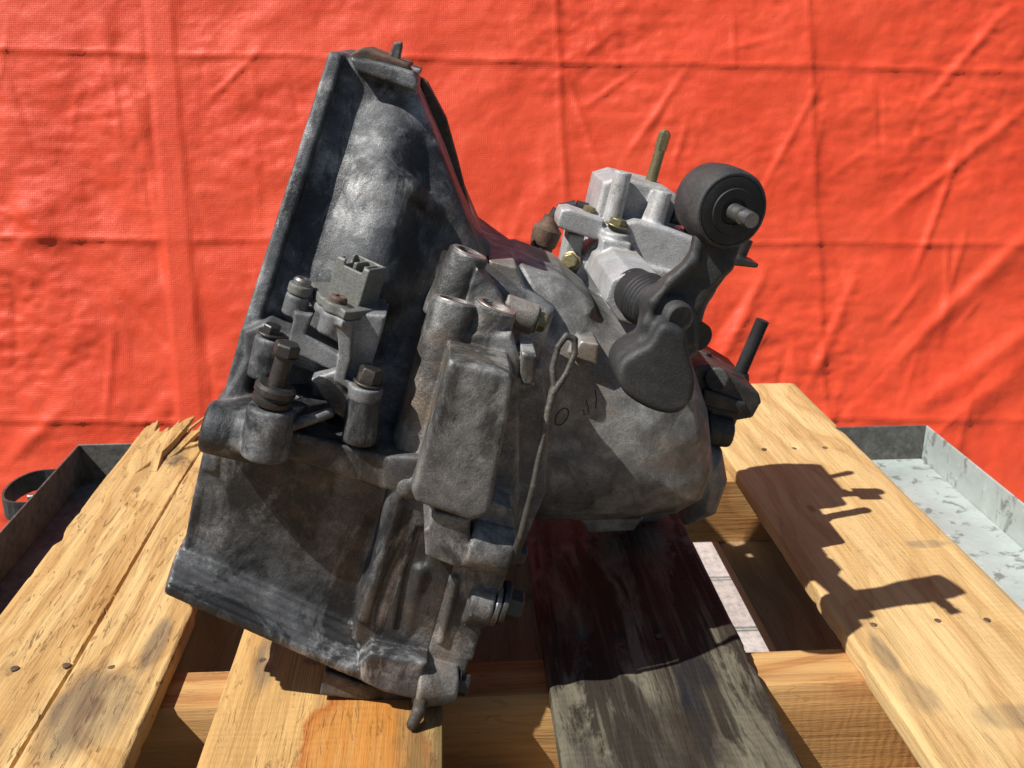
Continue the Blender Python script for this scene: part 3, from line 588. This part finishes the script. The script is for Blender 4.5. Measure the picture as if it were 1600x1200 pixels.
# long body
f.add(pv([(756, 388), (800, 402), (870, 432), (950, 492), (1030, 530), (1080, 560), (1106, 640), (1114, 720), (1096, 770), (1050, 796), (930, 806), (840, 806), (700, 780), (690, 500)], .17, .10, .33, .08), .008)
f.add(pv([(815, 408), (880, 430), (925, 470), (920, 520), (800, 480)], .17, .135, .28, .02), .02)
f.chain([(P(850, 797, .125), .004), (P(950, 796, .122), .004), (P(1046, 797, .14), .003)], .004)       # foot rib
f.add(pv([(900, 796), (1000, 796), (985, 816), (915, 820)], .22, .20, .30, .006), .02)
f.add(pv([(905, 525), (932, 530), (928, 562), (888, 548)], .115, .10, .15, .001), .002)
f.add(pv([(1000, 640), (1075, 605), (1090, 680), (1035, 706), (1000, 692)], .14, .122, .2, .009), .014)
f.add(pv([(1050, 690), (1098, 680), (1120, 690), (1128, 735), (1110, 785), (1060, 806)], .2, .15, .29, .035), .006)
lo_ = np.linalg.inv(np.stack([GA, GV, GU], 1))
def loc(w): return lo_@(np.asarray(w, float)-GO)                  # world -> gearbox
f.add(cap(loc((.165, .985, .022)), loc((.215, 1.0, .02)), .019), .02)                    # foot that rests on the oily board
tcase = f.obj('transmission_case', M['body'], gear)
for t, w, r in tops:
    bm = bmesh.new(); lathe(bm, t-w*.0006, w, [(-.0006, r-.0014), (.0012, r-.002), (.0012, r*.66), (-.003, r*.62)], 32, 0, False); o = bm_obj('post_face', bm, M['machined'], tcase); autosmooth(o, 30)

# ---- dark end cover with its bracket
f = Field((.36, .12, .03), (.54, .36, .30), .0017)
f.add(pv([(1082, 556), (1100, 556), (1172, 598), (1176, 612), (1162, 636), (1130, 642), (1060, 610), (1050, 570)], .22, .19, .3, .003), .0)
f.add(pv([(1095, 600), (1160, 622), (1150, 640), (1090, 625)], .2, .185, .21, .002), .002)
f.add(cyl(P(1120, 592, .19), P(1120, 592, .183), .011, .011, .001), .001)
f.add(pv([(1060, 640), (1072, 600), (1080, 602), (1072, 700), (1060, 700)], .2, .18, .25, .002), .003)
f.add(pv([(1130, 640), (1150, 630), (1135, 668), (1110, 690), (1050, 690), (1050, 620)], .22, .2, .29, .005), .006)
f.add(cyl(P(1100, 670, .19), P(1142, 676, .19), .016, .0140, .003), .004)
endc = f.obj('end_cover', M['darkend'], gear)

Field.KS = .8
# ---- bolts and small hardware
def hexbolt(name, p, axis, r, h, mat, parent, flange=0., shank=0., rs=None, hole=False, fh=.002):
    axis = nrm(axis); p = np.asarray(p, float); bm = bmesh.new(); rs = rs or r*.55
    if shank: lathe(bm, p-axis*shank, axis, [(0, rs), (shank, rs)], 18)
    if flange: lathe(bm, p, axis, [(0, flange*.96), (fh*.3, flange), (fh*.8, flange), (fh, flange*.92)], 28)
    q = p+axis*(fh if flange else 0); lathe(bm, q, axis, [(0, r), (h*.82, r), (h, r*.86)]+([(h, r*.55), (h*.55, r*.5)] if hole else []), 6, random.random())
    o = bm_obj(name, bm, M[mat], parent); autosmooth(o, 30, .0004); return o
def rod(name, pts, n, mat, parent, caps=True):
    bm = bmesh.new()
    for (p, r), (q, t) in zip(pts, pts[1:]):
        L = np.linalg.norm(q-p); lathe(bm, p, q-p, [(0, r), (L, t)], n)
    o = bm_obj(name, bm, M[mat], parent); autosmooth(o, 35); return o
hexbolt('bolt', P(799, 864, .002), AX, .0088, .009, 'bolt', tcase, .0115)
hexbolt('drain_plug', P(781, 940, .012), AX, .0125, .013, 'bolt', tcase, .0180, fh=.005)
bm = bmesh.new(); lathe(bm, P(769, 942.5, .012), AX, [(0, .0165), (.001, .0172), (.0035, .0172), (.0045, .0165)], 36); o = bm_obj('washer', bm, M['steel'], tcase); autosmooth(o, 30)
hexbolt('bolt', P(712, 1066, .004), AX, .0095, .009, 'bolt', tcase, .0125)
hexbolt('bolt', P(836, 500, .085), AX, .008, .007, 'zinc', tcase, .0105)
hexbolt('bolt', P(390, 527, .06), -AX, .008, .005, 'rust', clutch, .011)
hexbolt('bolt', P(1095, 561, .24), AZ, .0088, .007, 'bolt', endc, .013)
# lug and finger below the front corner
f = Field((.10, -.06, -.10), (.26, .10, .0), .0016)
f.add(pv([(507, 1044), (560, 1062), (640, 1080), (690, 1088), (690, 1098), (600, 1094), (500, 1082)], .01, .006, .07, .003), 0)
f.chain([(P(662, 1080, .0), .0062), (loc(onz(654, 1112, .014)), .0052), (loc(onz(644, 1132, .0055)), .0046)], .002)
f.obj('mount_lug', M['darkend'], clutch)
# top of the bell: tab, rusty pad, sheet shield on the far edge
f = Field((-.01, .08, .38), (.12, .34, .47), .0014)
f.add(pv([(611, 106), (603, 98), (616, 66), (628, 64), (629, 72), (622, 108)], .17, .165, .182, .002), 0)
f.add(pv([(604, 96), (630, 98), (659, 106), (657, 116), (620, 110)], .19, .15, .22, .002), .003)
f.obj('locating_tab', M['case2'], clutch)
f = Field((-.01, .08, .35), (.11, .34, .45), .0014); f.add(pv([(553, 84), (572, 73), (612, 88), (640, 98), (645, 108), (560, 96)], .17, .13, .24, .002), 0); f.obj('pad', M['rust'], clutch)
f = Field((.03, .2, .25), (.2, .34, .45), .0015)
f.add(pv([(655, 118), (668, 128), (698, 185), (716, 250), (736, 330), (726, 336), (700, 262), (668, 172)], .24, .225, .262, .002), 0)
f.obj('shield', M['rust'], clutch)
f = Field((.05, .2, .25), (.2, .36, .45), .0015)
f.add(pv([(678, 162), (688, 172), (699, 200), (701, 216), (690, 200)], .27, .262, .28, .002), 0); f.obj('shield_clip', M['rubber'], clutch)

# ---- speed sensor on its bracket
UP = P(527, 474, .012)[2]; pc = lambda x, y: Pu(x, y, UP)
ears = [pc(471, 446), pc(527, 474), pc(598, 458)]
sens = empty('speed_sensor', tuple(pc(545, 470)-AZ*.05), parent=gear); so = Vector(sens.location)
def under(o, par):                                                 # parts are modelled in gearbox space
    o.parent = par; o.matrix_parent_inverse = Matrix.Translation(-Vector(par.location)); return o
f = Field((.0, -.03, .17), (.16, .13, .27), .0009)
f.add(pu([(486, 440), (515, 440), (585, 445), (604, 466), (600, 482), (552, 488), (540, 486), (500, 462)], UP, UP-.0065, UP, .0012), 0)
for e in ears: f.add(cyl(e-AZ*.0065, e+AZ*.001, .0088, .0088, .001), .003)
pl_ = under(f.obj('sensor_plate', M['plastic'], None), sens)
f = Field((.0, -.03, .17), (.16, .13, .32), .0008)                    # plug: hollow shroud turned corner-on
ca, cb, cc_ = pc(511, 455), pc(561, 479), pc(590, 473); cd = ca+cc_-cb
quad = [c[[0, 1]] for c in (ca, cb, cc_, cd)]; ctr = sum(quad)/4; HP = .0275
f.add(prism(2, quad, UP-.002, UP+HP, .002), 0)
f.sub(prism(2, [ctr+(q-ctr)*.80 for q in quad], UP+.004, UP+HP+.01, .001), 0)
ea, eb = quad[1]-quad[0], quad[2]-quad[1]
for s_, w_ in ((.36, .1), (.66, .1)): f.add(prism(2, [quad[0]+ea*s_+eb*.3, quad[0]+ea*(s_+w_)+eb*.3, quad[0]+ea*(s_+w_)+eb*.9, quad[0]+ea*s_+eb*.9], UP, UP+HP*.95, .0005), 0)
f.sub(prism(2, [quad[0]+ea*.25-eb*.3, quad[0]+ea*.8-eb*.3, quad[0]+ea*.8+eb*.18, quad[0]+ea*.25+eb*.18], UP+HP-.0045, UP+HP+.01, .0012), .001)
f.sub(prism(2, [quad[0]-ea*.3+eb*.3, quad[0]-ea*.3+eb*.75, quad[0]+ea*.18+eb*.75, quad[0]+ea*.18+eb*.3], UP+HP-.006, UP+HP+.01, .001), .001)
under(f.obj('connector', M['plastic'], None), sens)
for i, e in enumerate(ears):
    bm = bmesh.new(); lathe(bm, e+AZ*.001, AZ, [(0, .0066), (.003, .0064), (.0046, .005), (.0046, .0026), (.002, .0022)], 20); o = bm_obj('screw', bm, M['rust' if i else 'steel'], sens); under(o, sens); autosmooth(o, 30)
f = Field((.0, -.04, .10), (.18, .13, .27), .0012)                     # cast bracket
UB = UP-.0068
f.add(pu([(486, 440), (515, 440), (585, 445), (604, 466), (600, 482), (552, 488), (540, 486), (500, 462)], UP, UB-.006, UB, .0012), 0)
for e, L in zip(ears, (.016, .016, .01)): f.add(cyl(e-AZ*(.0068+L), e-AZ*.0068, .0088, .0088, .0015), .003)
f.add(pv([(548, 488), (604, 492), (597, 520), (572, 598), (540, 594), (546, 530)], .016, .014, .05, .002), .002)       # column
f.add(pv([(527, 500), (552, 506), (548, 560), (540, 590), (570, 605), (566, 618), (522, 592), (530, 550)], .008, .004, .03, .0015), .002)
f.add(pv([(462, 486), (490, 490), (478, 520), (530, 552), (524, 578), (488, 562), (455, 548), (452, 530)], .022, .018, .045, .002), .002)   # left arm
f.add(cyl(P(569, 624, .006), P(573, 602, .006), .0122, .0122, .0012), .002)
under(f.obj('sensor_bracket', M['bracket_alu'], None), sens)
o = hexbolt('bolt', P(573.5, 600, .006), AZ, .0088, .011, 'bolt', sens, .0105, fh=.002); under(o, sens)
f = Field((.0, -.04, .08), (.18, .10, .22), .0012)                     # fork plate between the two bolts
uf = P(430, 632, -.008)[2]
f.add(prism(2, [Pu(x, y, uf)[[0, 1]] for x, y in ((425, 640), (450, 640), (518, 628), (560, 650), (575, 632), (535, 600), (497, 585), (488, 600), (455, 598))], uf-.007, uf, .001), 0)
f.add(cap(P(445, 668, -.006), P(515, 645, .0), .0045, .004), .003)
under(f.obj('clamp_plate', M['case'], None), sens)
tx = bpy.data.curves.new('casting_mark', 'FONT'); tx.body = 'DPLA'; tx.size = .0078; tx.extrude = .0003     # raised foundry letters
tmo = bpy.data.objects.new('casting_mark_tmp', tx); COL.objects.link(tmo); dg = bpy.context.evaluated_depsgraph_get(); tme = bpy.data.meshes.new_from_object(tmo.evaluated_get(dg)); bpy.data.objects.remove(tmo)
o = link('casting_mark', tme, M['bracket_alu']); q0 = Pu(450, 628, uf); q1 = Pu(482, 618, uf); ang = math.atan2(q1[1]-q0[1], q1[0]-q0[0]); o.location = tuple(q0+AZ*.0004); o.rotation_euler = (0, 0, ang); o.parent = sens; o.matrix_parent_inverse = Matrix.Translation(-so)
# tall bolt with its collar
b0 = P(424, 630, -.008); bo = empty('long_bolt', tuple(b0), parent=gear)
bm = bmesh.new(); lathe(bm, b0, AZ, [(0, .0132), (.002, .0142), (.0045, .0142), (.0055, .0122), (.0065, .0122), (.0085, .0145), (.0125, .0145), (.0145, .012), (.0145, .0064), (.036, .0062), (.036, .0085), (.0375, .0095)], 32)
o = bm_obj('collar', bm, M['bolt'], bo); under(o, bo); autosmooth(o, 30)
o = hexbolt('hex_head', b0+AZ*.0375, AZ, .0094, .0085, 'bolt', bo); under(o, bo)
hexbolt('bolt', P(422, 525, .022)+AZ*.001, AZ, .0066, .006, 'bolt', clutch, .0095)

# ---- slotted lifting strap
f = Field((.17, -.06, .02), (.33, .12, .31), .0010)
L = [(866, 606, .0), (863, 575, .004), (872, 542, .006), (885, 524, .008), (898, 530, .008), (898, 552, .006), (885, 584, .002), (865, 614, -.002)]
f.chain([(P(x, y, v), .0024) for x, y, v in L], .0005)
f.chain([(P(x, y, v), r) for x, y, v, r in ((865, 610, .0, .0034), (857, 640, -.004, .0026), (849, 680, -.008, .0023), (833, 760, -.014, .0023), (813, 840, -.014, .0028), (802, 872, -.006, .005))], .001)
f.obj('lifting_strap', M['strap'], gear)
VS = .075
def PS(x, y, v): return P(x, y, v+VS)
def pvs(pix, vr, v0, v1, rd=.003): return pv(pix, vr+VS, v0+VS, v1+VS, rd)
# ---- shift cover, lighter casting on top of the body
sh = empty('shift_unit', tuple(PS(950, 450, .2)), parent=gear)
f = Field((.18, .10, .20), (.46, .40, .50), .0013)
f.add(pvs([(905, 400), (925, 372), (955, 366), (980, 400), (985, 440), (962, 500), (930, 475), (885, 440)], .195, .175, .27, .005), 0)
f.add(pvs([(886, 362), (912, 366), (900, 425), (876, 412)], .19, .18, .215, .004), .005)
f.add(pvs([(938, 352), (990, 340), (1040, 352), (1088, 372), (1092, 386), (1078, 418), (1060, 424), (940, 398)], .18, .165, .27, .008), .004)   # cover
f.add(pvs([(932, 392), (1062, 424), (1058, 440), (930, 408)], .172, .158, .27, .003), .003)
f.add(pvs([(940, 282), (966, 274), (1040, 292), (1060, 306), (1064, 350), (1000, 352), (925, 345)], .20, .19, .27, .008), .004)   # upper block
f.add(cyl(PS(946, 385, .18), PS(974, 268, .18), .0092, .0082, .0012), .003)
f.add(cyl(PS(1018, 360, .18), PS(1037, 298, .18), .0092, .0085, .0015), .004)
f.add(pvs([(1020, 300), (1034, 300), (1030, 350), (1005, 352), (1002, 338)], .185, .18, .22, .002), .003)
f.add(pvs([(870, 340), (876, 325), (890, 324), (942, 342), (940, 368), (928, 372), (878, 356), (870, 352)], .175, .165, .2, .004), .002)   # ear
f.sub(cyl(PS(896, 330, .18), PS(890, 362, .18), .006, .006, .001), .001)
f.add(cyl(PS(947, 440, .165), PS(963, 362, .165), .014, .0135, .002), .005)
f.add(pvs([(940, 372), (985, 378), (980, 396), (955, 404), (936, 398)], .158, .150, .19, .002), .003)
f.add(pvs([(958, 432), (1000, 424), (1010, 470), (985, 505), (962, 498), (942, 468)], .165, .13, .22, .003), .006)
f.add(pv([(956, 438), (985, 424), (1030, 432), (1040, 470), (1020, 500), (985, 506), (966, 500), (945, 470)], .125, .124, .30, .003), .002)
under(f.obj('shift_cover', M['shift'], None), sh)
for (x, y, v, r, m) in ((963, 354, .165, .0082, 'zinc'), (918, 335, .19, .006, 'zinc'), (1078, 366, .2, .008, 'bolt')):
    under(hexbolt('bolt', PS(x, y, v), AZ, r, .006, m, sh, r*1.35), sh)
o = hexbolt('bolt', PS(893, 408, .178), nrm((-.4, -.9, .1)), .0075, .006, 'zinc', sh, .0095); under(o, sh)
under(rod('selector_pin', [(PS(1012, 300, .225), .0058), (PS(1032, 232, .225), .0052)], 16, 'zinc', None), sh)
under(rod('pin_tip', [(PS(1031.5, 234, .225), .0060), (PS(1039, 209, .225), .0060), (PS(1041, 203, .225), .0028)], 6, 'zinc', None), sh)
under(rod('side_cap', [(PS(1052, 330, .19), .0115), (PS(1072, 336, .19), .0108)], 24, 'rubber', None), sh)
bm = bmesh.new(); q = PS(842, 398, .24); lathe(bm, q, nrm(PS(862, 340, .24)-q), [(0, .0115), (.010, .0115), (.011, .0130), (.022, .0145), (.027, .0145), (.030, .011), (.034, .0085), (.040, .008)], 24)
o = bm_obj('breather', bm, M['rust'], sh); under(o, sh); autosmooth(o, 30)
under(rod('vent_hose', [(PS(862, 345, .24), .006), (PS(872, 328, .24), .006), (PS(900, 322, .24), .006), (PS(930, 330, .24), .006)], 14, 'rubber', None), sh)
f = Field((.30, .13, .26), (.48, .38, .42), .0012)
f.add(pvs([(1130, 398), (1150, 398), (1180, 408), (1176, 414), (1138, 410)], .2, .185, .215, .0015), 0); f.add(cyl(PS(1152, 402, .2), PS(1164, 372, .2), .008, .0085, .001), .002); f.add(cyl(PS(1072, 396, .2), PS(1150, 402, .2), .007, .007, .001), .002)
under(f.obj('rear_bracket', M['bolt'], None), sh)
# rubber boot on the selector shaft
na = nrm((.30, -.95, -.0)); q = P(1006, 466, .115); bm = bmesh.new(); pr = [(-.02, .0195), (-.003, .0205)]
for i in range(5): pr += [(i*.0045, .0214-.0005*i), (i*.0045+.0008, .0222-.0005*i), (i*.0045+.0034, .0222-.0005*i), (i*.0045+.0042, .0214-.0005*i)]
pr += [(.025, .016), (.03, .0115), (.09, .011)]
lathe(bm, q, na, pr, 44); o = bm_obj('rubber_boot', bm, M['rubber'], sh); under(o, sh); autosmooth(o, 50)
def PL_(x, y, v): return P(x, y, v-.07)
def pvl(pix, vr, v0, v1, rd=.003): return pv(pix, vr-.07, v0-.07, v1-.07, rd)
# ---- shift lever: bush ring, cranked arm, counterweight
lv = empty('shift_lever', tuple(PL_(1057, 492, .1)), parent=gear); n_ = nrm((.27, -.96, 0)); Bc = PL_(1126, 321, .10)
f = Field((.18, -.05, .15), (.38, .12, .43), .0013)
bm = bmesh.new(); lathe(bm, Bc, n_, [(-.022, .020), (-.022, .0250), (-.0195, .0266), (-.008, .0283), (.006, .0286), (.014, .0281), (.0165, .0270), (.017, .0262), (.017, .0246), (.0155, .0242)], 56)
o = bm_obj('bush_ring', bm, M['black'], lv); under(o, lv); autosmooth(o, 28)
f.add(pvl([(1094, 372), (1152, 378), (1142, 408), (1105, 450), (1084, 484), (1084, 535), (1030, 535), (1004, 515), (1012, 480), (1040, 446), (1075, 420), (1088, 400)], .098, .090, .122, .003), .003)
f.chain([(PL_(1092, 372, .092), .0042), (PL_(1083, 408, .089), .0034), (PL_(1048, 440, .086), .0032), (PL_(1022, 472, .085), .0032), (PL_(1012, 505, .084), .0036), (PL_(1006, 530, .086), .005)], .007)
f.chain([(PL_(1148, 380, .094), .004), (PL_(1134, 414, .096), .005), (PL_(1102, 454, .104), .006), (PL_(1084, 492, .104), .006), (PL_(1076, 545, .1), .007)], .005)
qp = PL_(1055, 492, .086); f.add(cyl(qp-n_*.034, qp-n_*.001, .0140, .0134, .002), .005); f.add(cap(qp-n_*.014, PL_(1034, 556, .1), .012, .017), .010)
f.chain([(PL_(1066, 480, .098), .003), (PL_(1088, 452, .1), .0035)], .003)
f.add(pvl(smooth([(1030, 500), (1062, 510), (1071, 545), (1080, 582), (1077, 614), (1060, 634), (1036, 638), (1004, 628), (974, 608), (961, 584), (966, 560), (985, 543), (1008, 530)]), .080, .066, .116, .009), .008)
under(f.obj('arm', M['black'], None), lv)
bm = bmesh.new(); lathe(bm, Bc+n_*.0168, n_, [(-.004, .0242), (.0005, .0240), (.0012, .0205), (.0012, .0165), (.0022, .016), (.0022, .010), (.0005, .0085), (.0005, .006)], 40); o = bm_obj('bushing', bm, M['rubber'], lv); under(o, lv); autosmooth(o, 30)
st = [(Bc+n_*.012, .0062), (Bc+n_*.031, .0058), (Bc+n_*.0315, .0046), (Bc+n_*.035, .0046), (Bc+n_*.0355, .0058), (Bc+n_*.043, .0054)]
under(rod('stud', st, 20, 'steel', None), lv)
bm = bmesh.new(); q = PL_(1055, 492, .086); lathe(bm, q, n_, [(-.004, .0114), (.006, .0114), (.008, .0108), (.0090, .0092), (.0086, .008), (.0086, .004)], 30); o = bm_obj('pivot_bolt', bm, M['black'], lv); under(o, lv); autosmooth(o, 50)
f = Field((.23, -.04, .17), (.37, .08, .31), .0006); f.chain([(PL_(1032, 590, .0672), .0012), (PL_(1040, 576, .0672), .0011), (PL_(1036, 600, .0672), .0012)], .001); f.chain([(PL_(1028, 588, .0672), .0009), (PL_(1044, 592, .0672), .0009)], .001)
under(f.obj('casting_mark', M['black'], None), lv)
# ---- threaded stud on the end bracket
p0, p1 = P(1148, 602, .25), P(1192, 500, .25); Ls = np.linalg.norm(p1-p0); pr = []
nt = 46
for i in range(nt): pr += [(i*Ls/nt, .0062), ((i+.5)*Ls/nt, .0071)]
bm = bmesh.new(); lathe(bm, p0, p1-p0, pr+[(Ls, .0058)], 16); lathe(bm, p0-nrm(p1-p0)*.003, p1-p0, [(0, .013), (.012, .0115), (.018, .0085)], 20)
o = bm_obj('threaded_stud', bm, M['rubber'], endc); autosmooth(o, 30)
# ---- pen marks on the body, laid on its surface
from mathutils.bvhtree import BVHTree
me = tcase.data; bvh = BVHTree.FromPolygons([v.co[:] for v in me.vertices], [p.vertices[:] for p in me.polygons])
def hit(x, y):
    d = ray(x, y); dl = Vector((d@GA, d[1], d@GU)); c = _C-GO; cl = Vector((c@GA, c[1], c@GU)); r = bvh.ray_cast(cl, dl.normalized()); return r[0]
def stroke(pix, w=.0005):
    h = [hit(*p) for p in pix]; h = [np.array(p) for p in h if p is not None]
    if len(h) < 2: return
    f = Field(np.min(h, 0)-.003, np.max(h, 0)+.003, .0004)
    for p, q in zip(h, h[1:]):
        if np.linalg.norm(p-q) > 1e-5: f.add(cap(p, q, w), 0)
    f.obj('pen_mark', M['pen'], tcase)
k = NT('brown_pen'); M['pen'] = k.out((.03, .018, .012), .7, 0.)
stroke([(878+10*math.cos(t)-3*math.sin(t)*1., 651+13*math.sin(t)-3*math.cos(t)) for t in np.linspace(0, 2*math.pi, 22)])
stroke([(912, 640), (913, 648)]); stroke([(916, 626), (919, 636), (919, 644)]); stroke([(930, 609), (932, 622), (931, 638)])
